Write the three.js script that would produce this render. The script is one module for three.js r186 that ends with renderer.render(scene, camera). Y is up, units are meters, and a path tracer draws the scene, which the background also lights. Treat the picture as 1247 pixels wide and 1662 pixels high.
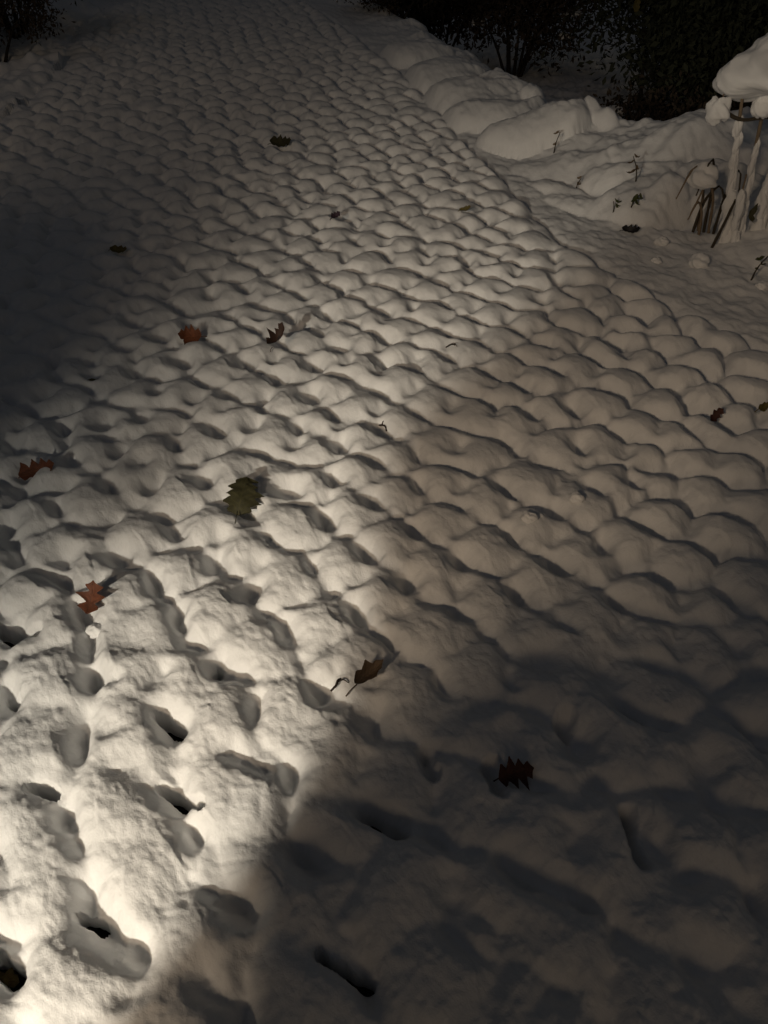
import * as THREE from 'three';
import { mergeGeometries } from 'three/addons/utils/BufferGeometryUtils.js';
import { RectAreaLightUniformsLib } from 'three/addons/lights/RectAreaLightUniformsLib.js';
import { MarchingCubes } from 'three/addons/objects/MarchingCubes.js';

// ---------------------------------------------------------------- camera, night sky, moon, exposure
const scene = new THREE.Scene();
const camera = new THREE.PerspectiveCamera(66.97, 3 / 4, 0.03, 200);
camera.position.set(0, 1.5, 0);
camera.rotation.set(-41.6 * Math.PI / 180, 0, 0);
const renderer = new THREE.WebGLRenderer({ antialias: true });
renderer.toneMapping = THREE.LinearToneMapping;
renderer.toneMappingExposure = 1;
renderer.shadowMap.enabled = true;

{ // cloudy night sky with a trace of town light near the horizon
  const W = 64, H = 32, d = new Float32Array(W * H * 4);
  for (let j = 0; j < H; j++) for (let i = 0; i < W; i++) {
    const el = (j + 0.5) / H * 2 - 1, up = Math.max(0, el), k = (j * W + i) * 4;
    const a = Math.exp(-up * 3);
    d[k] = 0.0160 + 0.004 * a; d[k + 1] = 0.0170 + 0.003 * a; d[k + 2] = 0.0186 + 0.001 * a; d[k + 3] = 1;
  }
  const t = new THREE.DataTexture(d, W, H, THREE.RGBAFormat, THREE.FloatType);
  t.mapping = THREE.EquirectangularReflectionMapping; t.magFilter = THREE.LinearFilter; t.needsUpdate = true;
  scene.background = t; scene.environment = t;
}
const moon = new THREE.DirectionalLight(0xbfd0ff, 0.012);
moon.position.set(-14, 26, 18); moon.castShadow = true; moon.shadow.radius = 20;
Object.assign(moon.shadow.camera, { left: -14, right: 14, top: 14, bottom: -14, near: 1, far: 70 });
scene.add(moon);

// ---------------------------------------------------------------- helpers
function rng(seed) { let s = seed >>> 0; return () => { s = (s + 0x6D2B79F5) >>> 0; let t = s; t = Math.imul(t ^ (t >>> 15), t | 1); t ^= t + Math.imul(t ^ (t >>> 7), t | 61); return ((t ^ (t >>> 14)) >>> 0) / 4294967296; }; }
const R = rng(20);
const hash2 = (i, j) => { let h = Math.imul(i | 0, 374761393) + Math.imul(j | 0, 668265263); h = Math.imul(h ^ (h >>> 13), 1274126177); return ((h ^ (h >>> 16)) >>> 0) / 4294967296; };
const sm = (a, b, x) => { const t = Math.min(1, Math.max(0, (x - a) / (b - a))); return t * t * (3 - 2 * t); };
function vn(x, y) { // value noise, -1..1
  const i = Math.floor(x), j = Math.floor(y), u = x - i, v = y - j, a = u * u * (3 - 2 * u), b = v * v * (3 - 2 * v);
  const p = hash2(i, j), q = hash2(i + 1, j), r = hash2(i, j + 1), s = hash2(i + 1, j + 1);
  return (p + (q - p) * a + (r - p) * b + (p - q - r + s) * a * b) * 2 - 1;
}
const used = {};
function numbered(n) { used[n] = (used[n] || 0) + 1; return used[n] === 1 ? n : n + '_' + String(used[n] - 1).padStart(3, '0'); }
function tag(o, label, category, group, kind) {
  if (label) o.userData.label = label;
  if (category) o.userData.category = category;
  if (group) o.userData.group = group;
  if (kind) o.userData.kind = kind;
  return o;
}
function mesh(name, geo, mat, parent) {
  const m = new THREE.Mesh(geo, mat); m.name = parent === scene ? numbered(name) : name; m.castShadow = m.receiveShadow = true; parent.add(m); return m;
}
function thing(name, label, category, pos = [0, 0, 0], group) {
  const g = new THREE.Group(); g.name = numbered(name); g.position.set(...pos); scene.add(g); return tag(g, label, category, group);
}
function geoFrom(pos, idx, uv) {
  const g = new THREE.BufferGeometry(); g.setAttribute('position', new THREE.Float32BufferAttribute(pos, 3));
  g.setAttribute('uv', new THREE.Float32BufferAttribute(uv || new Array(pos.length / 3 * 2).fill(0), 2)); g.setIndex(idx); g.computeVertexNormals(); return g;
}
// tapered tube through points with radii; rough > 0 makes it knobbly
function tube(pts, radii, sides = 8, rough = 0, seed = 1) {
  const c = new THREE.CatmullRomCurve3(pts.map(p => new THREE.Vector3(...p))), n = Math.max(4, (pts.length - 1) * 5), pos = [], idx = [], r = rng(seed);
  const fr = c.computeFrenetFrames(n, false), v = new THREE.Vector3();
  for (let i = 0; i <= n; i++) {
    const t = i / n, f = t * (radii.length - 1), k = Math.min(radii.length - 2, Math.floor(f)), rad = radii[k] + (radii[k + 1] - radii[k]) * (f - k), p = c.getPointAt(t);
    for (let s = 0; s < sides; s++) {
      const a = s / sides * Math.PI * 2, q = rad * (1 + rough * (r() - 0.5) * 2);
      v.copy(p).addScaledVector(fr.normals[i], Math.cos(a) * q).addScaledVector(fr.binormals[i], Math.sin(a) * q); pos.push(v.x, v.y, v.z);
    }
  }
  for (let i = 0; i < n; i++) for (let s = 0; s < sides; s++) { const a = i * sides + s, b = i * sides + (s + 1) % sides; idx.push(a, b, a + sides, b, b + sides, a + sides); }
  for (const [ring, at, flip] of [[0, 0, 0], [n, 1, 1]]) {
    const p = c.getPointAt(at), k = pos.length / 3; pos.push(p.x, p.y, p.z);
    for (let s = 0; s < sides; s++) { const a = ring * sides + s, b = ring * sides + (s + 1) % sides; flip ? idx.push(a, b, k) : idx.push(b, a, k); }
  }
  return geoFrom(pos, idx);
}
// lumpy rounded blob of snow; flat < 1 flattens its underside
function blob(rx, ry, rz, seed, amp = 0.16, flat = 0.5, det = 5) {
  const g = new THREE.SphereGeometry(1, 10 * det, 7 * det), p = g.attributes.position;
  for (let i = 0; i < p.count; i++) {
    let x = p.getX(i), y = p.getY(i), z = p.getZ(i);
    const n = 1 + amp * (vn(x * 1.7 + seed * 7.1 + y, z * 1.7 + seed * 3.3 - y) + 0.45 * vn(x * 4 + seed + y * 2, z * 4 - seed + y * 2)) + amp * 0.14 * vn(x * 14 + seed, z * 14 + y * 11);
    p.setXYZ(i, x * n * rx, (y < 0 ? y * flat : y) * n * ry, z * n * rz);
  }
  g.computeVertexNormals(); return g;
}

// ---------------------------------------------------------------- materials
function noiseTex(N, fn, srgb) {
  const d = new Uint8Array(N * N * 4);
  for (let j = 0; j < N; j++) for (let i = 0; i < N; i++) { const c = fn(i / N, j / N), k = (j * N + i) * 4; d[k] = c[0]; d[k + 1] = c[1]; d[k + 2] = c[2]; d[k + 3] = 255; }
  const t = new THREE.DataTexture(d, N, N); t.wrapS = t.wrapT = THREE.RepeatWrapping; t.magFilter = THREE.LinearFilter; t.minFilter = THREE.LinearMipmapLinearFilter; t.generateMipmaps = true;
  if (srgb) t.colorSpace = THREE.SRGBColorSpace; t.needsUpdate = true; return t;
}
function tn(u, v, f, o) { // tiling value noise
  const x = u * f, y = v * f, i = Math.floor(x), j = Math.floor(y), a0 = x - i, b0 = y - j, a = a0 * a0 * (3 - 2 * a0), b = b0 * b0 * (3 - 2 * b0), m = k => ((k % f) + f) % f;
  const p = hash2(m(i) + o, m(j)), q = hash2(m(i + 1) + o, m(j)), r = hash2(m(i) + o, m(j + 1)), s = hash2(m(i + 1) + o, m(j + 1));
  return p + (q - p) * a + (r - p) * b + (p - q - r + s) * a * b;
}
const snowBump = noiseTex(512, (u, v) => { const c = 255 * Math.min(1, Math.max(0, 0.42 * tn(u, v, 32, 11) + 0.33 * tn(u, v, 80, 57) + 0.25 * tn(u, v, 200, 91))); return [c, c, c]; });
const M = {};
M.snow = new THREE.MeshStandardMaterial({ color: new THREE.Color().setRGB(0.82, 0.825, 0.83), roughness: 0.95, bumpMap: snowBump, bumpScale: 0.0012 });
M.snowClump = new THREE.MeshStandardMaterial({ color: new THREE.Color().setRGB(0.82, 0.825, 0.83), roughness: 0.95 });
const std = (r, g, b, rough = 0.85, o = {}) => new THREE.MeshStandardMaterial({ color: new THREE.Color().setRGB(r, g, b), roughness: rough, ...o });
M.soil = std(0.018, 0.014, 0.011, 1);

// ---------------------------------------------------------------- the paved path and the snow on it
const EDGE = [[1.0, 3.4], [-0.8, 2.45], [-1.7, 1.95], [-2.567, 1.447], [-3.077, 1.12], [-3.593, 0.845], [-4.436, 0.675], [-5.096, 0.522], [-6.087, 0.338], [-7.216, 0.084], [-9, -0.45], [-12, -1.5], [-30, -8]];
function edgeX(z) { for (let i = 0; i < EDGE.length - 1; i++) if (z >= EDGE[i + 1][0]) { const [a, p] = EDGE[i], [b, q] = EDGE[i + 1]; return p + (q - p) * (a - z) / (a - b); } return -8; }
const leftX = z => -2.62 - 0.1 * Math.sin(z * 1.3) - (z < -7 ? (z + 7) * -0.12 : 0);
// where the paving stones lie, in centimetres on the ground
const STONES = `-46,-182 -33,-175 -24,-158 -38,-149 -49,-157 -52,-142 -26,-137 -11,-143 -40,-129 -15,-124 -30,-115 -9,-165 -22,-176 -8,-182 -59,-173 3,-172 17,-177 16,-161 2,-152 28,-171 43,-177 42,-160 28,-149 13,-140 0,-132 40,-137 27,-131 10,-120 39,-119 69,-177 81,-179 94,-174 106,-168 79,-164 94,-158 56,-168 67,-152 54,-148 79,-144 94,-137 67,-134 52,-124 64,-116 77,-116 88,-116 -114,-170 -100,-180 -86,-170 -75,-180 -100,-163 -89,-148 -104,-141 -79,-145 -67,-131 -83,-122 -66,-153 -97,-120 -59,-121 -139,-311 -126,-306 -116,-280 -105,-273 -91,-259 -140,-273 -128,-263 -96,-236 -83,-224 -109,-221 -121,-229 -131,-240 -96,-209 -110,-200 -123,-208 -135,-216 -125,-193 -102,-289 -101,-308 -129,-288 -92,-281 -85,-207 -73,-191 -73,-209 -80,-244 -108,-240 -151,-264 -141,-244 -52,-305 -66,-302 -41,-294 -30,-278 -53,-280 -65,-273 -56,-263 -44,-274 -30,-262 -17,-268 -16,-288 -9,-259 -19,-249 -32,-243 -57,-241 -46,-228 -68,-251 -58,-218 -20,-227 -32,-220 -9,-216 -48,-209 -34,-202 -58,-198 -21,-207 -20,-194 -70,-224 -7,-242 -39,-313 -15,-313 -77,-296 5,-314 19,-304 30,-314 32,-291 43,-306 43,-282 57,-296 72,-296 56,-276 19,-283 5,-288 5,-270 18,-260 31,-271 44,-264 7,-250 17,-246 30,-253 65,-264 55,-253 43,-243 32,-234 5,-235 17,-219 29,-213 5,-208 17,-196 3,-190 28,-192 43,-210 55,-216 43,-225 54,-233 -5,-278 55,-197 83,-256 81,-233 94,-219 83,-206 94,-200 68,-197 95,-189 107,-184 82,-190 106,-206 116,-213 105,-239 93,-264 98,-252 97,-276 93,-290 105,-289 109,-259 114,-249 111,-223 126,-276 130,-267 109,-276 135,-245 -76,-105 -91,-98 -75,-89 -53,-92 -71,-74 -54,-76 -58,-111 -45,-105 -36,-97 -20,-98 -10,-88 -29,-80 -8,-70 6,-102 22,-106 3,-81 34,-89 18,-78 29,-70 47,-94 62,-104 60,-84 73,-85 58,-72 43,-67 -53,-47 -72,-44 -78,-62 -33,-54 -19,-61 -13,-43 -32,-38 20,-57 8,-46 25,-37 56,-53 30,-50 49,-39 211,-332 -78,33 79,35 3,34 -208,-331 149,-332 189,-271 109,-46 166,-205 141,-134 -192,-285 126,-89 -37,8 40,7 105,-334 -97,-9 86,-8 -143,-140 -119,-68 -1,-5 180,-310 144,-173 -168,-334 -174,-229 -155,-175 68,-334 -129,-106 -78,-334 176,-238 -64,-12 148,-300 -107,-39 -163,-292 160,-270 -122,-334 99,-73 -181,-258 -160,-203 -48,35 82,-39 118,-118 47,35 -187,-313 59,-14 142,-219 126,-317 117,-145 -62,13 -23,33 66,11 23,-11 -27,-335 135,-195 85,-317 -53,-334 103,-98 178,-335 43,-334 17,15 -28,-13 197,-294 -122,-127 173,-288 -90,14 -97,-75 -135,-162 12,-335 -146,-334 -101,-330 -82,-25 -113,-90 89,14 103,-25 79,-64 24,34 157,-246 -8,15 -160,-314 106,-310 7,-25 -49,-26 64,-315 -162,-247 -152,-227 201,-314 128,-296 162,-224 156,-189 -124,-146 146,-153 160,-316 119,-70 126,-164 39,-22 -82,-315 -188,-334 -169,-274 -99,-56 -7,-331 -145,-193 -11,-20 176,-256 -80,-3 76,-279 144,-280 -65,-320 -45,-8 74,-23 86,-335 130,-334 -205,-314 -112,-108 92,-53 135,-118 -89,-41 86,-98 63,29 127,-228 -146,-296 145,-258 -114,-319 -135,-178 -20,3 -113,-257 124,-181 -180,-298 194,-335 -8,-110 -65,-28 72,-220 -5,-300 69,-243 -137,-121 149,-203 143,-316 108,-131 -26,-300 66,-40 -45,-251 -89,-192 -101,-24 27,-329 -47,-62 30,20 50,19 127,-105 147,-233 54,1 -36,25 158,-287 126,-131 -80,-269 -154,-279 119,-198 50,-321 -63,-60 -149,-155 5,-61 -196,-300 70,-4 111,-84 -63,32 -188,-271 162,-301 -24,17 87,-83 104,-115 132,-148 89,-23 -113,-52 130,-210 -174,-321 -132,-323 -177,-243 107,-61 36,-7 -170,-214 -161,-189 -41,-327 12,0 174,-274 -8,-200 -114,-297 84,-302 -50,21 164,-332 -92,-133 36,-104 -56,0 -147,-210 -75,19 -111,-155 81,-130 96,-39 20,-92 -114,-184 189,-322`.split(' ').map(s => s.split(',').map(v => v / 100));
const sites = [], cellOf = new Map(), CS = 0.2;
const ck = (i, j) => (i + 500) * 4096 + (j + 500);
function addSite(x, z) { const k = ck(Math.floor(x / CS), Math.floor(z / CS)); if (!cellOf.has(k)) cellOf.set(k, []); cellOf.get(k).push(sites.length); sites.push({ x, z, r: R(), q: R() }); }
function nearSites(x, z, n, out) { out.length = 0; const i = Math.floor(x / CS), j = Math.floor(z / CS); for (let a = -n; a <= n; a++) for (let b = -n; b <= n; b++) { const c = cellOf.get(ck(i + a, j + b)); if (c) for (const s of c) out.push(s); } return out; }
for (const [x, z] of STONES) if (x < edgeX(z) - 0.05) addSite(x, z);
{
  const tmp = [], ca = Math.cos(0.70), sa = Math.sin(0.70), p = 0.156;
  for (let i = -140; i < 140; i++) for (let j = -140; j < 140; j++) {
    const u = (i + (j & 1 ? 0.28 : 0)) * p + (R() - 0.5) * 0.05, v = j * p + (R() - 0.5) * 0.045;
    const x = u * ca + v * sa + 0.05 * vn(u, v), z = -u * sa + v * ca - 4 + 0.08 * vn(v + 9, u);
    if (z > 0.7 || z < -15.5 || x > edgeX(z) - 0.06 || x < leftX(z) + 0.05) continue;
    let ok = true; for (const s of nearSites(x, z, 1, tmp)) if (Math.hypot(sites[s].x - x, sites[s].z - z) < 0.122) { ok = false; break; }
    if (ok) addSite(x, z);
  }
}
// open gaps where the snow has not closed over a joint: x, z, half length, half width, turn, depth
const HOLES = [[-0.464, -0.955, 0.034, 0.010, 0.62, 1], [-0.69, -0.79, 0.020, 0.013, 0.5, 1], [-0.405, -0.775, 0.045, 0.010, 0.5, 1], [-0.525, -0.56, 0.022, 0.009, 0.35, 1], [-0.66, -0.475, 0.04, 0.016, 0.4, 1],
  [-0.388, -1.088, 0.014, 0.007, -0.9, 1], [-0.90, -1.215, 0.06, 0.016, 0.1, 1], [-0.835, -1.02, 0.016, 0.007, 0.5, 1], [0.0, -0.732, 0.03, 0.015, 0.5, 0.9],
  [0.398, -0.945, 0.014, 0.012, -1.2, 0.8], [0.481, -0.70, 0.05, 0.010, 1.45, 0.8], [-0.066, -0.475, 0.048, 0.009, 0.5, 1], [0.1, -0.86, 0.02, 0.012, 1.3, 0.7], [0.233, -0.82, 0.025, 0.012, 1.4, 0.7], [0.78, -0.915, 0.016, 0.012, 0.9, 0.7]];
// hollows where a joint lies under thinner snow: x, z, half length, half width, turn, depth in metres
const HOLLOWS = [[-0.46, -0.95, 0.05, 0.04, 0.6, 0.022], [-0.66, -0.78, 0.06, 0.036, 0.5, 0.022], [-0.44, -0.785, 0.07, 0.036, 0.45, 0.022], [-0.49, -0.53, 0.07, 0.045, 0.7, 0.03], [-0.66, -0.475, 0.05, 0.04, 0.4, 0.02], [-0.13, -1.04, 0.07, 0.022, -1.05, 0.02], [-0.9, -1.21, 0.08, 0.04, 0.1, 0.025],
  [-0.62, -0.94, 0.06, 0.032, 0.55, 0.024], [-0.28, -0.85, 0.06, 0.028, 0.4, 0.026], [-0.64, -1.06, 0.055, 0.028, 0.15, 0.022], [-0.32, -0.60, 0.08, 0.034, 0.45, 0.028], [-0.13, -0.665, 0.09, 0.028, 0.35, 0.03], [0.27, -0.62, 0.09, 0.024, 0.55, 0.03], [0.17, -0.55, 0.07, 0.03, 0.6, 0.026], [0.0, -0.73, 0.06, 0.03, 0.5, 0.026], [-0.066, -0.475, 0.08, 0.032, 0.5, 0.03], [-0.26, -0.42, 0.08, 0.036, 0.5, 0.03], [0.481, -0.70, 0.08, 0.02, 1.45, 0.02], [0.56, -0.49, 0.06, 0.03, 0.5, 0.024]];
const nb = [], loc = new Int32Array(64), shr = new Float64Array(64);
function pathHeight(x, z, out) {
  const wa = 0.011 + 0.007 * sm(-1.6, -0.9, z), wx = x + wa * vn(x * 13, z * 13) + 0.004 * vn(x * 37, z * 37 + 5), wz = z + wa * vn(x * 13 + 40, z * 13 - 7) + 0.004 * vn(x * 37 - 9, z * 37);
  nearSites(wx, wz, 1, nb);
  let bi = -1, bd = 1e9;
  for (const s of nb) { const d = (sites[s].x - wx) ** 2 + (sites[s].z - wz) ** 2; if (d < bd) { bd = d; bi = s; } }
  out.id = bi;
  if (bi < 0) return 0.045;
  // soft share of each nearby stone; a joint runs where two shares are equal
  const nf = sm(-1.45, -0.9, z), SG2 = 0.0038 + 0.0006 * nf; let W = 0, m = 0, top = 0;
  for (const s of nb) { const S = sites[s], dx = wx - S.x, dz = wz - S.z, d = dx * dx + dz * dz - bd; if (d > 0.028) continue; const w = Math.exp(-d / SG2); loc[m] = s; shr[m++] = w; W += w; top += w * (0.012 * (S.r - 0.5) + (S.q - 0.5) * 0.12 * dx + (S.r - 0.5) * 0.12 * dz); }
  const an0 = 0.38 + 0.42 * sm(-0.7, 0.9, x), ac = Math.cos(an0), as = Math.sin(an0);
  const keep = 0.90 - 0.16 * nf - 0.42 * sm(0.35, 0.9, x + 0.1 * z) - 0.2 * sm(-3.5, -6, z);
  const soft = bd - SG2 * Math.log(W);
  let h = 0.072 + top / W + 0.006 * vn(x * 2.2, z * 2.2) - (0.016 - 0.008 * nf) * Math.min(1.5, Math.max(-0.5, soft / 0.0075)), cut = 0;
  for (let a = 0; a < m; a++) for (let b = a + 1; b < m; b++) {
    const q4 = 4 * shr[a] * shr[b] / (W * W); if (q4 < 0.02) continue;
    const S = sites[loc[a]], T = sites[loc[b]], dx = S.x - T.x, dz = S.z - T.z, l = Math.hypot(dx, dz), al = (dx * ac - dz * as) / l, na = 1 - al * al, pair = hash2(Math.min(loc[a], loc[b]), Math.max(loc[a], loc[b]));
    const mx = wx - (S.x + T.x) / 2, mz = wz - (S.z + T.z) / 2, tau = (mx * dz - mz * dx) / l;
    const dep = (0.070 - 0.006 * nf - (0.050 + 0.006 * nf) * na) * (1 + 0.28 * sm(0.15, 0.7, x)) * (1.12 - 0.6 * pair * pair) * (1 - keep * sm(0.008, 0.062, Math.abs(tau + (pair - 0.5) * 0.04)));
    cut += dep * Math.pow(q4, 0.7 + 0.5 * pair);
  }
  const ed = Math.max(0, (edgeX(z) + 0.02 * vn(x * 9, z * 9) - x) * 0.82);
  h -= Math.min(cut, 0.08) + 0.05 * Math.exp(-ed * ed / 0.0018);
  for (const [hx, hz, len, hw, an, dep] of HOLLOWS) {
    const dx = x - hx, dz = z - hz; if (dx * dx + dz * dz > 0.06) continue;
    const c = Math.cos(an), s = Math.sin(an), u = dx * c + dz * s, v = -dx * s + dz * c, du = Math.max(0, Math.abs(u) - len * 0.6);
    const d = (Math.hypot(du, v) + 0.005 * vn(x * 30, z * 30)) / hw;
    h -= dep * Math.exp(-d * d * 1.3);
  }
  for (const [hx, hz, len, hw, an, dep] of HOLES) {
    const dx = x - hx, dz = z - hz; if (dx * dx + dz * dz > 0.04) continue;
    const c = Math.cos(an), s = Math.sin(an), u = dx * c + dz * s, v = -dx * s + dz * c + 0.011 * vn(u * 16 + hx * 50, hz * 50), du = Math.max(0, Math.abs(u) - len);
    const d = (Math.hypot(du, v) + Math.min(0.003, hw * 0.22) * vn(x * 110, z * 110) + Math.min(0.005, hw * 0.32) * vn(x * 45, z * 45)) / hw;
    h -= dep < 1 ? dep * 0.075 * (1 - sm(0.1, 2.2, d)) : 0.11 * (1 - sm(0.4, 1.3, d));
  }
  return h;
}
// ---- the planting bed beyond the kerb line on the right, and the verge on the left
const bump = (x, z, cx, cz, rx, rz, an, h, pw = 1) => { const c = Math.cos(an), s = Math.sin(an), u = ((x - cx) * c + (z - cz) * s) / rx, v = (-(x - cx) * s + (z - cz) * c) / rz, q = u * u + v * v; return q < 1 ? h * Math.pow(1 - q, pw) : 0; };
const MOUNDS = [[0.88, -5.02, 0.34, 0.2, 0.12, 0.20, 0.55], [0.74, -5.5, 0.42, 0.26, 0.2, 0.17, 0.6], [0.62, -5.95, 0.40, 0.34, 0.35, 0.2, 0.6], [0.44, -6.6, 0.34, 0.4, 0.4, 0.19, 0.6], [0.25, -7.4, 0.34, 0.35, 0.5, 0.16, 0.6],
  [1.14, -5.25, 0.12, 0.42, -0.55, 0.13, 0.7], [0.92, -6.1, 0.14, 0.55, -0.35, 0.17, 0.6], [1.0, -4.5, 0.17, 0.32, -0.9, 0.05, 0.8],
  [1.33, -3.93, 0.24, 0.22, 0, 0.13, 0.7], [1.66, -3.98, 0.3, 0.2, 0.3, 0.13, 0.8], [1.25, -4.2, 0.3, 0.12, 0.5, 0.07, 0.8], [1.05, -4.0, 0.3, 0.09, 0.75, 0.05, 0.8], [1.5, -4.4, 0.4, 0.2, 0.2, 0.06, 0.8], [0.92, -4.25, 0.22, 0.08, 0.8, 0.05, 0.8],
  [2.15, -3.35, 0.65, 0.45, 0.5, 0.18, 1], [2.0, -3.75, 0.4, 0.3, 0.1, 0.16, 0.8]];
function bankHeight(x, z) {
  const wx = x + 0.03 * vn(x * 5, z * 5), wz = z + 0.03 * vn(x * 5 + 31, z * 5);
  const s = wx - edgeX(wz);
  let h = 0.028 + 0.010 * vn(x * 4, z * 4) + 0.006 * vn(x * 11, z * 11);
  h += (0.13 + 0.13 * sm(1.25, 1.75, wx)) * sm(-3.72, -4.45, wz) * sm(0.22, 0.62, s) * (1 - sm(0, 0.5, -(wz + 5.0)));
  h -= 1.1 * sm(0.62, 1.9, s + 0.05 * vn(x * 3, z * 3)) * sm(-4.62, -5.5, wz);
  h += 0.05 * (1 - sm(-3.4, -3.0, wz) * 0.6) * sm(0.2, 0.6, s) * Math.max(0, vn((x + z) * 9, (x - z) * 3)) * sm(-3.6, -3.9, wz);
  let mx = 0; for (const m of MOUNDS) { const q = bump(wx, wz, ...m.slice(0, 6), m[6]); mx = mx + q - Math.min(mx, q) * 0.85; } h += mx * 0.8;
  const rough = sm(0.15, 0.5, s); return h + rough * (0.016 * vn(x * 7 + z * 3, z * 9) + 0.009 * Math.abs(vn(x * 17, z * 17 - x * 8))) + 0.005 * vn(x * 28, z * 28) + 0.0022 * vn(x * 70, z * 70);
}
function vergeHeight(x, z) { return 0.05 + 0.10 * Math.max(0, vn(x * 2.4, z * 2.4)) + 0.05 * vn(x * 6, z * 6) + 0.02 * vn(x * 15, z * 15); }

{ // the snowy lower ground that the bank falls to, as far as one can see
  const g = new THREE.PlaneGeometry(120, 120, 60, 60).rotateX(-Math.PI / 2), p = g.attributes.position;
  for (let i = 0; i < p.count; i++) p.setY(i, -1.3 + 0.12 * vn(p.getX(i) * 0.4, p.getZ(i) * 0.4)); g.computeVertexNormals();
  tag(mesh('snow_field', g, M.snowClump, scene), 'dim snow covered lower ground beyond the bank', null, null, 'structure');
}
{ // the soil in the joints, under the stones only
  const sh = new THREE.Shape(); sh.moveTo(-4.5, -0.7);
  for (const [z, x] of EDGE.slice(0, -1)) sh.lineTo(x - 0.08, -z); sh.lineTo(-1.9, 13.2); sh.lineTo(-4.5, 13.2);
  const ground = mesh('ground', new THREE.ShapeGeometry(sh).rotateX(-Math.PI / 2), M.soil, scene);
  ground.position.y = -0.035; tag(ground, 'dark soil showing through gaps in the snow', null, null, 'structure');
}
{
  // one sheet of snow, finer close by; then cut into the cap of each paving stone, the bed and the verge
  const zs = []; for (let z = 0.55, d; z > -15; z -= d) { zs.push(z); d = Math.abs(z); d = 0.0040 + 0.0013 * Math.pow(d, 1.5); }
  const NX = 760, NZ = zs.length, P = new Float32Array(NX * NZ * 3), N = new Float32Array(NX * NZ * 3), ID = new Int32Array(NX * NZ), o = { id: -1 };
  for (let j = 0; j < NZ; j++) for (let i = 0; i < NX; i++) {
    const z = zs[j], hw = 1.2 + 0.46 * Math.max(0, -z), x = (i / (NX - 1) * 2 - 1) * hw, k = j * NX + i;
    const ex = edgeX(z), lx = leftX(z); let y, id;
    if (x < ex + 0.03 && x > lx) { y = pathHeight(x, z, o); id = o.id; const f = sm(ex - 0.16, ex + 0.03, x); if (f > 0) { const b = bankHeight(x, z) * f + (f - 1) * 0.05, m = Math.max(y, b); y = m + 0.008 * Math.exp(-Math.abs(y - b) / 0.01) - 0.008 * sm(0.3, 1, f) * Math.exp(-Math.abs(y - b) / 0.01); } }
    else if (x >= ex + 0.03) { y = bankHeight(x, z); id = -2; }
    else { y = vergeHeight(x, z); id = -3; }
    if (id !== -2) y += 0.0016 * vn(x * 50, z * 50) + sm(-2.2, -0.9, z) * (0.0035 * Math.abs(vn(x * 27 + 3, z * 27)) + 0.0022 * Math.abs(vn(x * 64, z * 64))) + 0.0011 * vn(x * 120, z * 120) * (z > -2.5 ? 1 : 0.4);
    P[k * 3] = x; P[k * 3 + 1] = y; P[k * 3 + 2] = z; ID[k] = id;
  }
  for (let j = 0; j < NZ; j++) for (let i = 0; i < NX; i++) {
    const a = (j * NX + Math.max(0, i - 1)) * 3, b = (j * NX + Math.min(NX - 1, i + 1)) * 3, c = (Math.max(0, j - 1) * NX + i) * 3, d = (Math.min(NZ - 1, j + 1) * NX + i) * 3;
    const ux = P[b] - P[a], uy = P[b + 1] - P[a + 1], uz = P[b + 2] - P[a + 2], vx = P[d] - P[c], vy = P[d + 1] - P[c + 1], vz = P[d + 2] - P[c + 2];
    let nx = uy * vz - uz * vy, ny = uz * vx - ux * vz, nz = ux * vy - uy * vx; if (ny < 0) { nx = -nx; ny = -ny; nz = -nz; } const l = Math.hypot(nx, ny, nz); const k = (j * NX + i) * 3; N[k] = nx / l; N[k + 1] = ny / l; N[k + 2] = nz / l;
  }
  // the 300 stones that show largest get a part each
  const score = sites.map((s, i) => { const dp = -s.z * 0.7478 + 1.5 * 0.664, sx = s.x / dp, sy = (-1.5 * 0.7478 - s.z * 0.664) / dp; return { i, v: Math.abs(sx) < 0.53 && Math.abs(sy) < 0.71 ? 1 / dp : 0 }; }).filter(s => s.v > 0).sort((a, b) => b.v - a.v).slice(0, 300);
  const big = new Set(score.map(s => s.i)), bins = new Map();
  for (let j = 0; j < NZ - 1; j++) for (let i = 0; i < NX - 1; i++) {
    const k = j * NX + i, id = ID[k], key = id < -1 ? id : big.has(id) ? id : -1; let b = bins.get(key); if (!b) bins.set(key, b = []);
    b.push(k, k + 1, k + NX, k + 1, k + NX + 1, k + NX);
  }
  const path = new THREE.Group(); path.name = numbered('path'); scene.add(path); tag(path, 'paved path of square stones buried under soft snow', null, null, 'structure');
  for (const [key, tri] of bins) {
    const map = new Map(), pos = [], nor = [], uv = [], idx = [];
    for (const k of tri) { let v = map.get(k); if (v === undefined) { v = map.size; map.set(k, v); pos.push(P[k * 3], P[k * 3 + 1], P[k * 3 + 2]); nor.push(N[k * 3], N[k * 3 + 1], N[k * 3 + 2]); uv.push(P[k * 3] / 0.33, P[k * 3 + 2] / 0.33); } idx.push(v); }
    const g = new THREE.BufferGeometry(); g.setAttribute('position', new THREE.Float32BufferAttribute(pos, 3)); g.setAttribute('normal', new THREE.Float32BufferAttribute(nor, 3)); g.setAttribute('uv', new THREE.Float32BufferAttribute(uv, 2)); g.setIndex(idx);
    if (key === -2) tag(mesh('snow_bank', g, M.snow, scene), 'snow covered planting bed rising beside the path', null, null, 'structure');
    else if (key === -3) tag(mesh('snow_verge', g, M.snow, scene), 'rough snow covered verge along the left of the path', null, null, 'structure');
    else if (key === -1) tag(mesh('far_paving_stones', g, M.snow, path), null, null, null, 'stuff');
    else mesh('paving_stone', g, M.snow, path);
  }
}

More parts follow.
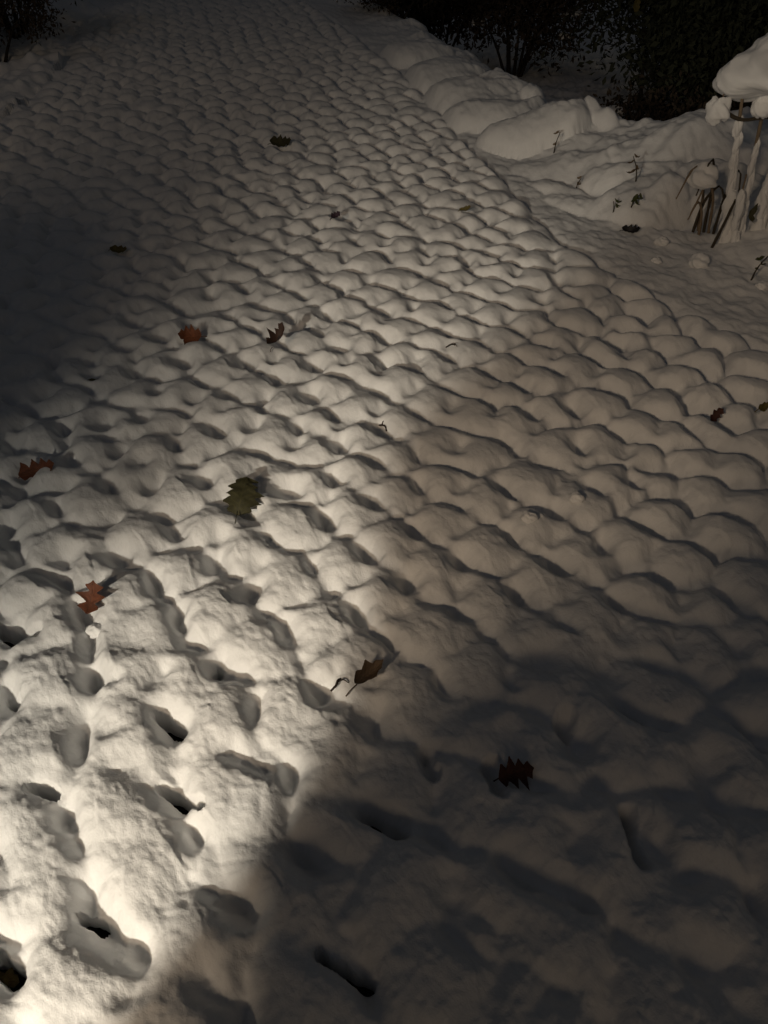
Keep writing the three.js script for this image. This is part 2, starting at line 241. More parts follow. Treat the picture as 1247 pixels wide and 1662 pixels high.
// ---------------------------------------------------------------- unseen things behind the camera, placed to light and shade the path
{
  const brick = std(0.30, 0.24, 0.19, 0.9), iron = std(0.02, 0.02, 0.02, 0.5), glow = (r, g, b, e) => new THREE.MeshStandardMaterial({ color: 0xffffff, emissive: new THREE.Color().setRGB(r, g, b), emissiveIntensity: e, roughness: 0.4 });
  const unseen_house = thing('unseen_house', 'unseen rendered wall with eaves placed behind the camera to carry the lights', 'unseen_house', [-1.5, 0, 4.2]);  // wall out of view, placed to carry the upper lamp and lit pane
  mesh('wall', new THREE.BoxGeometry(9, 5.2, 0.3).translate(0, 2.6, 0.1), brick, unseen_house);
  mesh('roof', new THREE.BoxGeometry(9.8, 0.14, 1.2).rotateX(0.5).translate(0, 5.45, 0.05), std(0.05, 0.04, 0.04), unseen_house);
  // unseen glowing pane in that wall, placed to warm the shaded snow
  RectAreaLightUniformsLib.init();
  const win = mesh('window', new THREE.BoxGeometry(1.3, 1.3, 0.04).translate(1.7, 1.9, -0.09), glow(1, 0.72, 0.46, 0.5), unseen_house);
  for (const [x, y, w, h] of [[1.7, 2.58, 1.46, 0.07], [1.7, 1.22, 1.46, 0.07], [1.02, 1.9, 0.07, 1.29], [2.38, 1.9, 0.07, 1.29], [1.7, 1.9, 0.05, 1.29]]) mesh('frame', new THREE.BoxGeometry(w, h, 0.06).translate(x, y, -0.12), std(0.5, 0.48, 0.45, 0.6), win);
  const wr = new THREE.RectAreaLight(new THREE.Color().setRGB(1, 0.72, 0.46), 1.5, 1.25, 1.25); wr.position.set(1.7, 1.9, -0.17); wr.lookAt(0.2, 1.9, -10); unseen_house.add(wr); wr.rotation.set(0, 0, 0);
  const lampAt = (o, col, I, angle, target, rad) => {
    const L = new THREE.SpotLight(new THREE.Color().setRGB(...col), I, 0, angle, 1, 2); L.castShadow = true; L.shadow.radius = rad; L.position.set(0, -0.06, 0); L.target.position.set(...target); o.add(L, L.target);
  };
  const hood = () => new THREE.LatheGeometry([[0.02, 0.16], [0.03, 0.14], [0.06, 0.12], [0.12, 0.06], [0.17, 0.03], [0.165, 0.025], [0.11, 0.05], [0.05, 0.105], [0.02, 0.12]].map(p => new THREE.Vector2(...p)), 32);
  // unseen hooded lamp on a post, placed to light the bright wedge
  const lp = thing('unseen_garden_lamp', 'unseen hooded garden lamp on a curved iron post, placed to light the path', 'lamp', [-1.89, 1.95, 2.4]);
  mesh('post', tube([[-0.05, -1.95, 0.3], [-0.05, -0.6, 0.3], [-0.05, 0.15, 0.28], [0, 0.32, 0.14], [0, 0.24, 0.01], [0, 0.14, 0]], [0.03, 0.025, 0.018, 0.015], 10), iron, lp);
  mesh('hood', hood(), iron, lp);
  mesh('bulb', new THREE.SphereGeometry(0.045, 24, 16).translate(0, 0.03, 0), glow(1, 0.9, 0.73, 3), lp);
  lampAt(lp, [1, 0.9, 0.73], 46, 0.74, [0.48 * 2, -1.8, -0.88 * 2], 4);
  // unseen lamp high on that wall, placed to give the warmer light
  const wl = thing('unseen_wall_lamp', 'unseen hooded lamp on a bracket high on the rear wall, placed to light the path', 'lamp', [-2.8, 3.5, 3.3]);
  mesh('bracket', tube([[0, 0.0, 0.86], [0, 0.25, 0.7], [0, 0.32, 0.3], [0, 0.26, 0.03], [0, 0.14, 0]], [0.02, 0.018, 0.015], 8), iron, wl);
  mesh('hood', hood(), iron, wl);
  mesh('bulb', new THREE.SphereGeometry(0.045, 24, 16).translate(0, 0.03, 0), glow(1, 0.76, 0.52, 2), wl);
  lampAt(wl, [1, 0.76, 0.52], 30, 0.86, [0.44 * 2, -2.0, -0.9 * 2], 14);
  // unseen cone shaped evergreen, placed and shaped to shade the left of the path
  const cf = thing('unseen_conifer', 'unseen cone shaped evergreen tree placed to shade the left of the path', 'tree', [-2.52, 0, 1.2]), r = rng(5), pos = [], idx = [], rad = h => h < 1.3 ? 0.62 + 0.2 * h : Math.max(0.03, 0.88 * Math.pow(Math.max(0, 2.5 - h) / 1.2, 0.45));
  mesh('trunk', new THREE.CylinderGeometry(0.02, 0.08, 2.3, 10).translate(0, 1.15, 0), std(0.05, 0.035, 0.025), cf);
  for (let i = 0; i < 15000; i++) {
    const h = 0.08 + 2.4 * Math.pow(r(), 1.15), a = r() * 6.283, q = rad(h) * Math.sqrt(r()) * (1 + 0.1 * Math.sin(a * 7 + h * 9)), L = 0.09 + 0.06 * r(), e = new THREE.Quaternion().setFromEuler(new THREE.Euler(r() * 6, r() * 6, r() * 6)), k = pos.length / 3;
    for (const [x, y, z] of [[0, 0, 0], [L * 0.5, 0.01, L * 0.3], [L, 0, 0], [L * 0.5, 0.01, -L * 0.3]]) { const v = new THREE.Vector3(x, y, z).applyQuaternion(e); pos.push(v.x + Math.cos(a) * q, v.y + h, v.z + Math.sin(a) * q); }
    idx.push(k, k + 1, k + 2, k, k + 2, k + 3);
  }
  mesh('crown', geoFrom(pos, idx), std(0.03, 0.045, 0.02, 0.8, { side: THREE.DoubleSide }), cf);
}

// ---------------------------------------------------------------- unseen figure beside the camera, placed and widened to shade the path
{
  const p = thing('unseen_person', 'unseen figure in a long dark winter coat and hat, hands in pockets, placed to shade the path', 'unseen_person', [-0.685, 0.05, 0.73]); p.rotation.y = -0.45; p.scale.set(1.2, 1, 1.1);
  const bones = [ // ax, ay, az, ar, bx, by, bz, br
    [-0.1, 0.09, 0, 0.06, -0.1, 0.5, 0, 0.075], [0.1, 0.09, 0, 0.06, 0.1, 0.5, 0, 0.075], [-0.1, 0.5, 0, 0.08, -0.09, 0.85, 0, 0.1], [0.1, 0.5, 0, 0.08, 0.09, 0.85, 0, 0.1],
    [-0.1, 0.045, 0.03, 0.045, -0.12, 0.04, -0.15, 0.04], [0.1, 0.045, 0.03, 0.045, 0.12, 0.04, -0.15, 0.04],
    [-0.12, 0.5, 0, 0.15, -0.07, 0.95, 0, 0.14], [0.12, 0.5, 0, 0.15, 0.07, 0.95, 0, 0.14], [-0.06, 0.95, 0, 0.13, -0.1, 1.3, 0, 0.125], [0.06, 0.95, 0, 0.13, 0.1, 1.3, 0, 0.125],
    [-0.17, 1.36, 0, 0.075, 0.17, 1.36, 0, 0.075], [0, 1.38, 0, 0.06, 0, 1.5, -0.01, 0.055], [0, 1.535, -0.02, 0.085, 0, 1.6, -0.005, 0.095], [0, 1.51, -0.075, 0.03, 0, 1.53, -0.06, 0.04], [0, 1.555, -0.105, 0.013, 0, 1.585, -0.095, 0.01],
    [-0.2, 1.35, 0, 0.072, -0.3, 1.08, 0.03, 0.06], [0.2, 1.35, 0, 0.072, 0.3, 1.08, 0.03, 0.06], [-0.3, 1.08, 0.03, 0.058, -0.2, 0.88, -0.08, 0.05], [0.3, 1.08, 0.03, 0.058, 0.2, 0.88, -0.08, 0.05],
    [-0.2, 0.88, -0.08, 0.055, -0.16, 0.82, -0.09, 0.05], [0.2, 0.88, -0.08, 0.055, 0.16, 0.82, -0.09, 0.05]];
  const res = 120, mc = new MarchingCubes(res, undefined, false, false, 90000); mc.isolation = 0;
  const half = res / 2, SC = 0.9;
  for (let k = 0; k < res; k++) for (let j = 0; j < res; j++) for (let i = 0; i < res; i++) {
    const x = (i - half) / half * SC, y = (j - half) / half * SC + 0.84, z = (k - half) / half * SC; let d = 9;
    if (Math.abs(x) < 0.45 && Math.abs(z) < 0.3) { let s = 0; for (const b of bones) {
      const ux = b[4] - b[0], uy = b[5] - b[1], uz = b[6] - b[2], t = Math.min(1, Math.max(0, ((x - b[0]) * ux + (y - b[1]) * uy + (z - b[2]) * uz) / (ux * ux + uy * uy + uz * uz)));
      const q = Math.hypot(x - b[0] - ux * t, y - b[1] - uy * t, z - b[2] - uz * t) - (b[3] + (b[7] - b[3]) * t); s += Math.exp(-q / 0.014); } d = -0.014 * Math.log(s + 1e-30); }
    mc.field[i + j * res + k * res * res] = -Math.min(d, 1);
  }
  mc.update();
  const n = mc.count, pos = [], nor = [], col = [];
  for (let i = 0; i < n; i++) {
    const x = mc.positionArray[i * 3] * SC, y = mc.positionArray[i * 3 + 1] * SC + 0.84, z = mc.positionArray[i * 3 + 2] * SC; pos.push(x, y, z);
    nor.push(mc.normalArray[i * 3], mc.normalArray[i * 3 + 1], mc.normalArray[i * 3 + 2]);
    const c = y < 0.12 ? [0.03, 0.02, 0.015] : y < 0.46 ? [0.02, 0.025, 0.04] : y < 1.44 ? [0.02, 0.022, 0.026] : [0.42, 0.27, 0.2]; col.push(...c);
  }
  const g = new THREE.BufferGeometry(); g.setAttribute('position', new THREE.Float32BufferAttribute(pos, 3)); g.setAttribute('color', new THREE.Float32BufferAttribute(col, 3)); g.computeVertexNormals();
  mesh('body', g, new THREE.MeshStandardMaterial({ vertexColors: true, roughness: 0.9 }), p);
  const hat = new THREE.SphereGeometry(0.112, 24, 12, 0, Math.PI * 2, 0, 1.75).scale(1, 1.15, 1.05).translate(0, 1.6, 0); mesh('hat', hat, std(0.03, 0.03, 0.035), p);
}

// ---------------------------------------------------------------- fallen leaves
const heightAt = (x, z) => { const o = {}; return x < edgeX(z) - 0.05 ? (x > leftX(z) ? pathHeight(x, z, o) : vergeHeight(x, z)) : bankHeight(x, z); };
// a lobed leaf blade along +x, its face up (+y); lobes cut deep, edges wavy, curled along and across
function bladeGeo(L, W, lobes, cut, curlL, curlW, seed, point = 0.5) {
  const r = rng(seed), NT = lobes * 12 + 8, NS = 7, pos = [], idx = [], jit = []; for (let i = 0; i <= lobes; i++) jit.push([0.75 + 0.5 * r(), 0.75 + 0.5 * r()]);
  for (let i = 0; i <= NT; i++) {
    const t = i / NT, env = Math.pow(Math.sin(Math.PI * Math.pow(t, 0.8)), 0.65), ph = t * lobes;
    for (let s = -NS; s <= NS; s++) {
      const side = s < 0 ? 0 : 1, f = (ph + (side ? 0.12 : 0)) % 1, tri = 1 - Math.abs(f * 2 - 1), lobe = 1 - cut + cut * Math.pow(tri, 0.6 + point);
      const w = W * 0.5 * Math.max(0.03, env * lobe * jit[Math.min(lobes, Math.floor(ph))][side] * (1 + 0.08 * (r() - 0.5))), v = s / NS;
      const x = L * (t + 0.10 * Math.abs(v) * env * (w / (W * 0.5))), z = v * w;
      pos.push(x, curlL * L * (t - 0.5) * (t - 0.5) * 2 + curlW * z * z / W * 2 + 0.02 * L * vn(t * 6 + seed, v * 2 + seed) + 0.006 * L * Math.abs(Math.cos(v * 3)) * (s === 0 ? -1.5 : 1), z);
    }
  }
  const C = NS * 2 + 1; for (let i = 0; i < NT; i++) for (let s = 0; s < C - 1; s++) { const a = i * C + s; idx.push(a, a + 1, a + C, a + 1, a + C + 1, a + C); }
  const g = geoFrom(pos, idx), uv = []; for (let i = 0; i <= NT; i++) for (let s = 0; s < C; s++) uv.push(i / NT, s / (C - 1)); g.setAttribute('uv', new THREE.Float32BufferAttribute(uv, 2)); return g;
}
// blotchy dry leaf with paler veins
function leafMat(c, seed, vein = 1.35) {
  const t = noiseTex(128, (u, v) => {
    const m = 0.65 + 0.5 * tn(u, v, 9, seed) + 0.25 * (tn(u, v, 32, seed + 5) - 0.5), side = Math.abs(v - 0.5), k = (side < 0.02 || Math.abs(((u * 7 - side * 3.2) % 1 + 1) % 1 - 0.5) < 0.06) ? vein : 1;
    return c.map(q => 255 * Math.min(1, Math.pow(Math.max(0, q * m * k), 1 / 2.2)));
  }, true);
  return new THREE.MeshStandardMaterial({ map: t, roughness: 0.75, side: THREE.DoubleSide });
}
const LM = { rust: leafMat([0.13, 0.036, 0.012], 1), orange: leafMat([0.17, 0.048, 0.014], 2), brown: leafMat([0.045, 0.02, 0.012], 3), olive: leafMat([0.034, 0.031, 0.007], 4, 1.5), red: leafMat([0.06, 0.018, 0.012], 5), yellow: leafMat([0.12, 0.095, 0.02], 6), plum: leafMat([0.04, 0.018, 0.034], 7), ochre: leafMat([0.13, 0.085, 0.02], 9), tan: leafMat([0.10, 0.065, 0.036], 8) };
function leaf(label, mat, x, z, dy, tip, face, geo, stalk, name = 'fallen_leaf', group = 'leaves fallen on the snowy path') {
  const o = thing(name, label, 'leaf', [x, heightAt(x, z) + dy, z], group);
  if (name === 'fallen_leaf' && dy >= 0 && dy < 0.03) { // lie along the snow: rest on its highest points
    geo.computeBoundingBox(); const L = geo.boundingBox.max.x, q = Math.hypot(tip[0], tip[2]), ux = tip[0] / q, uz = tip[2] / q; let lift = -1;
    for (let k = 0; k <= 4; k++) for (const w of [-0.3, 0, 0.3]) { const t = L * k / 4 * q / Math.hypot(...tip); lift = Math.max(lift, heightAt(x + ux * t - uz * w * L, z + uz * t + ux * w * L) - L * k / 4 * tip[1] / Math.hypot(...tip)); }
    o.position.y = lift * 0.6 + heightAt(x, z) * 0.4 + 0.004 + dy * 0.3;
  }
  const X = new THREE.Vector3(...tip).normalize(), Y = new THREE.Vector3(...face), Z = new THREE.Vector3().crossVectors(X, Y).normalize(); Y.crossVectors(Z, X).normalize();
  o.quaternion.setFromRotationMatrix(new THREE.Matrix4().makeBasis(X, Y, Z));
  mesh('blade', geo, mat, o);
  if (stalk) mesh('stalk', tube([[0.006, 0, 0], [-stalk * 0.5, 0.003, 0.002], [-stalk, -0.003, 0.004]], [0.0016, 0.0012, 0.0016], 6), mat, o);
  return o;
}
leaf('orange brown lobed leaf lying flat on a snow mound', LM.orange, -0.685, -2.61, 0.018, [-1, 0.12, 0.15], [0.1, 0.75, 0.6], bladeGeo(0.085, 0.085, 4, 0.45, 0.5, 0.4, 11), 0.02);
leaf('dark brown curled leaf standing on edge on the snow', LM.brown, -0.41, -2.50, 0.008, [0.5, 0.5, -0.5], [-0.3, 0.6, 0.6], bladeGeo(0.095, 0.06, 4, 0.4, 0.9, 1.6, 12), 0.012);
leaf('rust leaf with ragged lobes stuck in a groove at left', LM.rust, -1.08, -1.80, 0.010, [1, 0.3, -0.15], [-0.1, 0.7, 0.7], bladeGeo(0.115, 0.085, 4, 0.55, 0.35, 0.8, 13), 0.015);
leaf('large olive green leaf standing upright on its stalk', LM.olive, -0.408, -1.605, 0.022, [0.12, 0.34, -0.9], [-0.05, 0.9, 0.3], bladeGeo(0.125, 0.13, 5, 0.42, -0.25, -0.5, 14, 0.5), 0.06);
leaf('bright rust oak leaf with pointed lobes poking from snow', LM.rust, -0.722, -1.25, 0.045, [0.12, 0.55, -0.7], [-0.1, 0.75, 0.6], bladeGeo(0.082, 0.085, 3, 0.72, 0.3, 0.4, 15), 0);
leaf('torn brown leaf half sunk in snow at the edge of the shadow', LM.tan, -0.065, -1.035, 0.000, [0.7, 0.15, -0.6], [-0.1, 0.9, 0.3], bladeGeo(0.085, 0.045, 3, 0.35, 0.4, 0.9, 16), 0.03);
leaf('dark red oak leaf with spiky lobes in the deep shadow', LM.red, 0.235, -0.825, 0.014, [0.85, 0.28, -0.15], [-0.1, 0.75, 0.6], bladeGeo(0.075, 0.075, 4, 0.6, 0.5, 0.5, 17), 0.012);
leaf('small torn brown leaf standing near the kerb at right', LM.red, 1.07, -2.10, 0.006, [0.6, 0.55, -0.3], [-0.3, 0.5, 0.8], bladeGeo(0.055, 0.04, 3, 0.5, 0.6, 0.8, 18), 0.01);
leaf('small yellow leaf tip among the stones near the snow bank', LM.yellow, 0.375, -3.86, 0.004, [0.9, 0.3, 0.2], [0, 0.8, 0.6], bladeGeo(0.06, 0.03, 3, 0.3, 0.4, 0.4, 19), 0.01);
leaf('olive leaf dusted with snow far up the path', LM.olive, -0.68, -4.95, 0.012, [1, 0.08, 0.1], [0, 0.8, 0.6], bladeGeo(0.13, 0.09, 4, 0.4, 0.4, 0.3, 20), 0.02);
leaf('pale yellow leaf lying among dim stones at the left', LM.yellow, -1.24, -3.42, 0.004, [1, 0.06, 0.2], [0, 0.85, 0.5], bladeGeo(0.085, 0.05, 3, 0.4, 0.3, 0.4, 21), 0.012);
leaf('dark plum leaf caught between stones in mid path', LM.plum, -0.255, -3.74, 0.004, [0.7, 0.3, -0.3], [0, 0.7, 0.7], bladeGeo(0.05, 0.04, 3, 0.4, 0.6, 0.6, 22), 0.01);
leaf('ochre leaf lying in an open gap in the lower left corner', LM.ochre, -0.69, -0.475, 0.031, [0.9, 0.05, 0.1], [0, 0.9, 0.4], bladeGeo(0.055, 0.04, 3, 0.4, 0.3, 0.3, 23), 0.01).position.y = -0.022;
leaf('small yellow green leaf at the right border by the kerb', LM.yellow, 1.235, -2.14, 0.003, [0.9, 0.2, -0.3], [0, 0.8, 0.6], bladeGeo(0.055, 0.035, 3, 0.3, 0.3, 0.4, 24), 0.01);
leaf('dark green leaf sliver between stones at the left', LM.olive, -1.04, -2.34, -0.004, [0.95, 0.05, 0.15], [0, 0.7, 0.7], bladeGeo(0.075, 0.02, 3, 0.2, 0.3, 0.6, 25), 0.008);
leaf('black wet leaf lying on the flat bed beyond the kerb', std(0.012, 0.011, 0.012, 0.6, { side: THREE.DoubleSide }), 1.15, -3.70, 0.006, [0.9, 0.1, 0.4], [0, 0.85, 0.5], bladeGeo(0.085, 0.055, 4, 0.4, 0.5, 0.6, 26), 0.012, 'wet_leaf', 'leaves in the planting bed');
{ // crumbs of bark and a bent twig on the stones
  const bark = std(0.035, 0.024, 0.018, 0.9);
  const tw = [[0.25, -2.56, 'thin dark twig bit beside two ice beads in mid path', 0.3], [-0.005, -2.07, 'crooked black twig in a groove near path centre', 2.2], [-0.105, -1.045, 'small hooked twig beside the torn brown leaf', 0.9]];
  tw.forEach(([x, z, label, a], i) => {
    const o = thing('twig', label, 'twig', [x, heightAt(x, z) + 0.006, z], 'twig bits on the path'); o.rotation.y = a;
    mesh('stem', tube([[-0.022, 0, 0], [-0.008, 0.01, 0.004], [0.008, 0.007, -0.003], [0.026, -0.006, 0.003]], [0.0025, 0.003, 0.0018], 6, 0.2, i), bark, o);
    mesh('side_shoot', tube([[0.004, 0.007, 0], [0.010, 0.016, 0.010], [0.014, 0.010, 0.022]], [0.002, 0.0016, 0.001], 6, 0.1, i), bark, o);
  });
}
{ // loose lumps of snow on the stones and the bed
  const L = [[-0.70, -1.215, 0.022, 'snow lump right beside the bright rust oak leaf'], [0.545, -1.665, 0.022, 'snow lump resting on a stone at right of centre'], [1.40, -3.30, 0.045, 'largest snow lump on the flat bed beyond the kerb'], [1.23, -3.36, 0.022, 'small snow lump on the flat bed nearest the path'], [1.60, -3.08, 0.028, 'snow lump at the foot of the thin green sprout'], [1.30, -3.55, 0.03, 'snow lump in front of the drooping stems'], [0.40, -1.585, 0.02, 'small snow lump above the shadow edge']];
  L.forEach(([x, z, r, label], i) => { const m = mesh('snow_lump', blob(r, r * 0.75, r * 0.9, i + 3, 0.25, 0.8, 3), M.snowClump, scene); m.position.set(x, heightAt(x, z) + r * 0.3, z); tag(m, label, 'snow lump', 'loose snow lumps'); });
}

// ---------------------------------------------------------------- plants in the bed at the right
const dry = std(0.20, 0.15, 0.10, 0.9), dark = std(0.045, 0.035, 0.022, 0.9), greenLeaf = std(0.05, 0.06, 0.015, 0.7, { side: THREE.DoubleSide });
{ // tall dead perennial with a great cap of snow
  const o = thing('dead_perennial', 'tall dead plant carrying a big rounded cap of snow', 'plant', [1.6, 0, -3.55]);
  const stem = (pts, r, m = dry) => mesh('stem', tube(pts, [r, r * 0.9, r * 0.7], 7, 0.15, pts.length), m, o), rs = rng(77);
  const frost = (pts, r0, r1, t1) => { // snow plastered along a stem in uneven clots
    const c = new THREE.CatmullRomCurve3(pts.map(p => new THREE.Vector3(...p))), gs = [];
    for (let t = 0; t < t1; t += 0.022 + 0.03 * rs()) { const p = c.getPointAt(t), r = (r0 + (r1 - r0) * t) * (0.45 + 0.6 * rs()); gs.push(blob(r, r * (2.2 + 1.6 * rs()), r, Math.floor(rs() * 90), 0.3, 0.9, 2).translate(p.x + (rs() - 0.6) * r * 0.7, p.y, p.z + 0.3 * r)); }
    mesh('clinging_snow', mergeGeometries(gs), M.snowClump, o);
  };
  for (const [pts, r, r0, r1, t1] of [[[[0, 0.02, 0], [-0.05, 0.3, 0], [-0.13, 0.72, 0.02]], 0.009, 0.030, 0.016, 0.76], [[[0.06, 0.02, -0.03], [0.03, 0.3, -0.02], [-0.02, 0.74, 0]], 0.009, 0.026, 0.014, 0.62], [[[0.13, 0.05, -0.02], [0.12, 0.4, -0.02], [0.09, 0.78, 0]], 0.008, 0.036, 0.018, 0.6], [[[0.2, 0.05, 0.03], [0.17, 0.3, 0.03], [0.12, 0.55, 0.02]], 0.006, 0.034, 0.016, 0.9], [[[0.22, 0.05, 0], [0.2, 0.4, 0], [0.2, 0.8, 0]], 0.009, 0.04, 0.02, 0.62], [[[0.03, 0.02, 0.04], [-0.01, 0.2, 0.05], [-0.02, 0.36, 0.05]], 0.005, 0.02, 0.012, 0.8]]) { stem(pts, r); frost(pts, r0, r1, t1); }
  stem([[-0.17, 0.60, 0.02], [-0.10, 0.575, 0.03], [0.02, 0.585, 0.03], [0.13, 0.56, 0.02]], 0.008, dark);
  stem([[-0.205, 0.58, 0.01], [-0.195, 0.66, 0.01], [-0.18, 0.76, 0.01]], 0.003);
  stem([[-0.08, 0.03, 0.05], [-0.055, 0.14, 0.05], [-0.03, 0.25, 0.04]], 0.007, dark);
  for (const [x, y, z, rx, ry, s] of [[-0.20, 0.60, 0.02, 0.045, 0.06, 2], [-0.03, 0.625, 0.03, 0.045, 0.055, 4], [0.12, 0.60, 0.03, 0.05, 0.06, 6]]) mesh('snow_tuft', blob(rx, ry, rx, s, 0.3, 0.7, 3).translate(x, y, z), M.snowClump, o);
  mesh('snow_cap', blob(0.25, 0.125, 0.21, 8, 0.2, 0.85, 7).rotateZ(0.25).translate(0.055, 0.775, 0), M.snowClump, o);
  mesh('dead_leaf', bladeGeo(0.12, 0.05, 3, 0.3, 0.8, 1.2, 41).rotateZ(-1.3).translate(-0.03, 0.70, 0.03), LM.plum, o);
  mesh('dead_leaf', bladeGeo(0.09, 0.035, 2, 0.2, 0.7, 1.4, 42).rotateZ(-1.45).translate(0.03, 0.24, 0.07), LM.olive, o);
}
{ // drooping blades beside it, weighed down
  const o = thing('drooping_stems', 'clump of brown drooping stems beside the tall dead plant', 'plant', [1.5, 0.05, -3.66]);
  for (const [x, z, h, l, s] of [[0, 0, 0.30, -0.16, 1], [0.02, 0.02, 0.34, -0.10, 2], [0.04, 0.03, 0.24, -0.12, 3], [-0.03, 0.02, 0.22, 0.10, 4], [-0.01, 0.05, 0.16, -0.09, 5], [0.06, 0.04, 0.30, 0.05, 6]])
    mesh('blade', tube([[x, 0, z], [x + l * 0.2, h * 0.7, z], [x + l * 0.6, h, z + 0.02], [x + l, h * 0.55, z + 0.05]], [0.007, 0.006, 0.003], 6, 0.2, s), s % 2 ? dry : dark, o);
  mesh('snow_lump', blob(0.07, 0.06, 0.06, 5, 0.25, 0.6, 3).translate(-0.05, 0.25, 0.03), M.snowClump, o);
}
function sprout(label, x, z, h, lean, n, seed, mat = greenLeaf) {
  const y = heightAt(x, z), o = thing('sprout', label, 'plant', [x, y, z], 'sprouts poking from the snow bank'), r = rng(seed);
  mesh('stem', tube([[0, -0.02, 0], [lean * 0.3, h * 0.5, 0], [lean, h, 0]], [0.004, 0.003, 0.002], 6, 0.15, seed), dark, o);
  for (let i = 0; i < n; i++) { const t = 0.4 + 0.6 * i / Math.max(1, n - 1), a = r() * 6.28; mesh('leaf', bladeGeo(0.03 + 0.025 * r(), 0.016 + 0.01 * r(), 2, 0.15, 0.6, 0.6, seed + i).rotateZ(-0.4).rotateY(a).translate(lean * t * t, h * t, 0), mat, o); }
}
sprout('thin green sprout leaning at the right border of the bed', 1.58, -3.16, 0.12, 0.05, 4, 51);
sprout('green leaved sprout on the snowy mound left of drooping stems', 1.20, -3.80, 0.06, 0.03, 5, 52);
sprout('small green sprout just left of the leafy mound sprout', 1.13, -3.83, 0.05, -0.01, 3, 53);
sprout('pale bare twig standing on the snow ridge by the far mounds', 0.98, -4.72, 0.11, 0.02, 2, 54, dry);
sprout('brownish sprout at the top of the mound', 1.27, -4.02, 0.12, -0.04, 4, 55, std(0.10, 0.07, 0.04, 0.8, { side: THREE.DoubleSide }));
sprout('thin brown sprout near the crest above the bed', 1.02, -4.22, 0.05, 0.02, 2, 56, dry);

// ---------------------------------------------------------------- shrubs at the far sides
function shrubGeo(seed, w, h, n, leafSize) {
  const r = rng(seed), wood = [], pos = [], idx = [], tips = [];
  for (let i = 0; i < 9; i++) {
    const a = r() * 6.28, l = 0.3 + 0.7 * r(), tx = Math.cos(a) * w * 0.5 * l, tz = Math.sin(a) * w * 0.5 * l, ty = h * (0.6 + 0.4 * r() * (1.2 - l * 0.6));
    wood.push(tube([[Math.cos(a) * 0.05, 0, Math.sin(a) * 0.05], [tx * 0.4, ty * 0.5, tz * 0.4], [tx, ty, tz]], [0.022, 0.014, 0.005], 6, 0.1, seed + i));
    for (let k = 0; k < 4; k++) { const t = 0.4 + 0.55 * r(), b = [tx * t, ty * t, tz * t], e = [b[0] + (r() - 0.5) * w * 0.4, b[1] + r() * h * 0.25, b[2] + (r() - 0.5) * w * 0.4]; wood.push(tube([b, [(b[0] + e[0]) / 2, (b[1] + e[1]) / 2 + 0.03, (b[2] + e[2]) / 2], e], [0.009, 0.006, 0.003], 5, 0.1, seed + k)); tips.push(e); }
    tips.push([tx, ty, tz]);
  }
  for (let i = 0; i < n; i++) {
    const t = tips[Math.floor(r() * tips.length)], s = 0.2 * w * (0.4 + r()), p = new THREE.Vector3(t[0] + (r() + r() - 1) * s * 1.3, Math.max(0.03, t[1] + (r() + r() - 1.1) * h * 0.22), t[2] + (r() + r() - 1) * s * 1.3);
    const q = new THREE.Quaternion().setFromEuler(new THREE.Euler(r() * 6, r() * 6, r() * 6)), L = leafSize * (0.6 + 0.8 * r()), k = pos.length / 3;
    for (const [x, y, z] of [[0, 0, 0], [L * 0.5, L * 0.1, L * 0.22], [L, 0, 0], [L * 0.5, L * 0.1, -L * 0.22]]) { const v = new THREE.Vector3(x, y, z).applyQuaternion(q).add(p); pos.push(v.x, v.y, v.z); }
    idx.push(k, k + 1, k + 2, k, k + 2, k + 3);
  }
  return [mergeGeometries(wood), geoFrom(pos, idx), tips];
}
const shrubLeaf = std(0.035, 0.04, 0.02, 0.8, { side: THREE.DoubleSide }), shrubBrown = std(0.05, 0.035, 0.022, 0.85, { side: THREE.DoubleSide }), woodM = std(0.03, 0.024, 0.02, 0.9);
const SG = [shrubGeo(71, 1.9, 2.0, 11000, 0.075), shrubGeo(72, 1.8, 1.6, 10000, 0.07), shrubGeo(73, 1.5, 1.1, 7000, 0.065)];
function shrub(label, x, y, z, v, s, turn, mat, snow) {
  const o = thing('shrub', label, 'shrub', [x, y, z], 'dark shrubs beyond the path'); o.rotation.y = turn; o.scale.setScalar(s);
  mesh('branches', SG[v][0], woodM, o); mesh('foliage', SG[v][1], mat, o);
  for (let i = 0; i < snow; i++) { const t = SG[v][2][(i * 7) % SG[v][2].length]; mesh('snow_tuft', blob(0.08 + 0.04 * hash2(i, v), 0.05, 0.08, i + v, 0.3, 0.5, 2).translate(t[0], t[1] + 0.03, t[2]), M.snowClump, o); }
}
shrub('tall dark shrub at the top right corner behind the snow cap', 4.6, -1.25, -8.3, 0, 1.3, 0.4, shrubLeaf, 0);
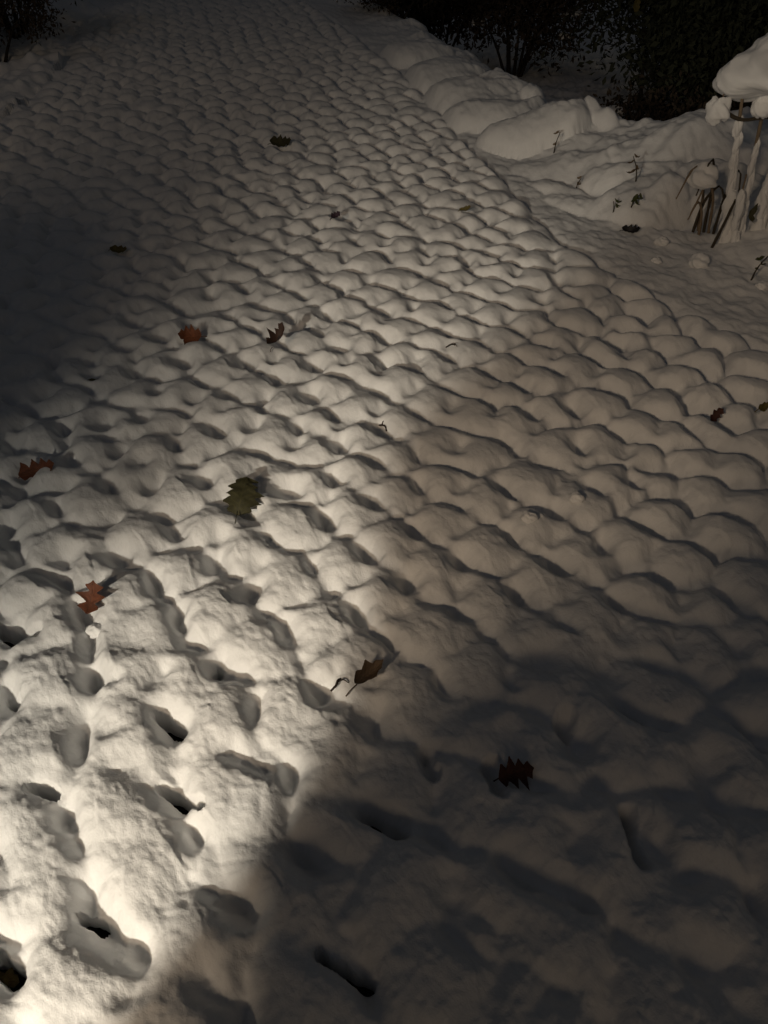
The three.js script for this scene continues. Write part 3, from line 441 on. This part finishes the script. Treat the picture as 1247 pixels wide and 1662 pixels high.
shrub('dark shrub behind the bank, left of the snow capped plant', 3.55, -1.25, -7.9, 1, 1.1, 1.7, shrubLeaf, 2);
shrub('brownish shrub low behind the crest of the bank', 2.55, -1.25, -7.5, 2, 0.9, 2.9, shrubBrown, 3);
shrub('dark shrub at the top edge right of the shaded slope', 3.0, -1.25, -9.6, 0, 1.2, 4.1, shrubLeaf, 1);
shrub('snow flecked shrub at the top edge above the shaded slope', 1.75, -1.2, -11.8, 1, 1.1, 5.2, shrubBrown, 9);
shrub('second snow flecked shrub at the top edge nearer the path', 0.75, -1.2, -12.4, 1, 1.15, 2.6, shrubBrown, 9);
shrub('dark shrub filling the gap under the yellow green leaf', 4.1, -1.25, -10.6, 1, 1.5, 0.9, shrubLeaf, 0);
shrub('small dark shrub on the far end of the bank', 0.15, -0.1, -9.6, 2, 0.6, 0.9, shrubBrown, 4);
shrub('tall dark shrub at the far right behind the others', 6.2, -1.4, -9.8, 0, 1.3, 2.2, shrubLeaf, 0);
shrub('dark shrub between the far right shrubs', 4.6, -1.4, -10.8, 1, 1.5, 0.2, shrubLeaf, 0);
shrub('dark shrub in the top left corner with an orange leaf', -3.35, 0.0, -8.2, 1, 0.8, 3.0, shrubLeaf, 3);
shrub('low dark shrub on the verge nearer the left border', -3.15, 0.02, -7.2, 2, 0.6, 1.0, shrubBrown, 4);
shrub('dark shrub far up the left verge at the top edge', -3.5, 0.0, -10.6, 0, 0.7, 5.0, shrubLeaf, 3);
leaf('orange leaf hanging in the dark shrub at top left', LM.orange, -3.0, -7.75, 0.42, [0.3, -0.8, 0.2], [0, 0.4, 0.9], bladeGeo(0.12, 0.09, 3, 0.3, 0.3, 0.3, 61), 0.03, 'hanging_leaf', 'leaves still on the shrubs');
leaf('yellow green leaf high in the shrubs at top right', LM.yellow, 2.35, -8.55, 1.35, [0.1, -0.9, 0.2], [0, 0.4, 0.9], bladeGeo(0.12, 0.08, 3, 0.3, 0.3, 0.3, 62), 0.03, 'hanging_leaf', 'leaves still on the shrubs');

renderer.render(scene, camera);
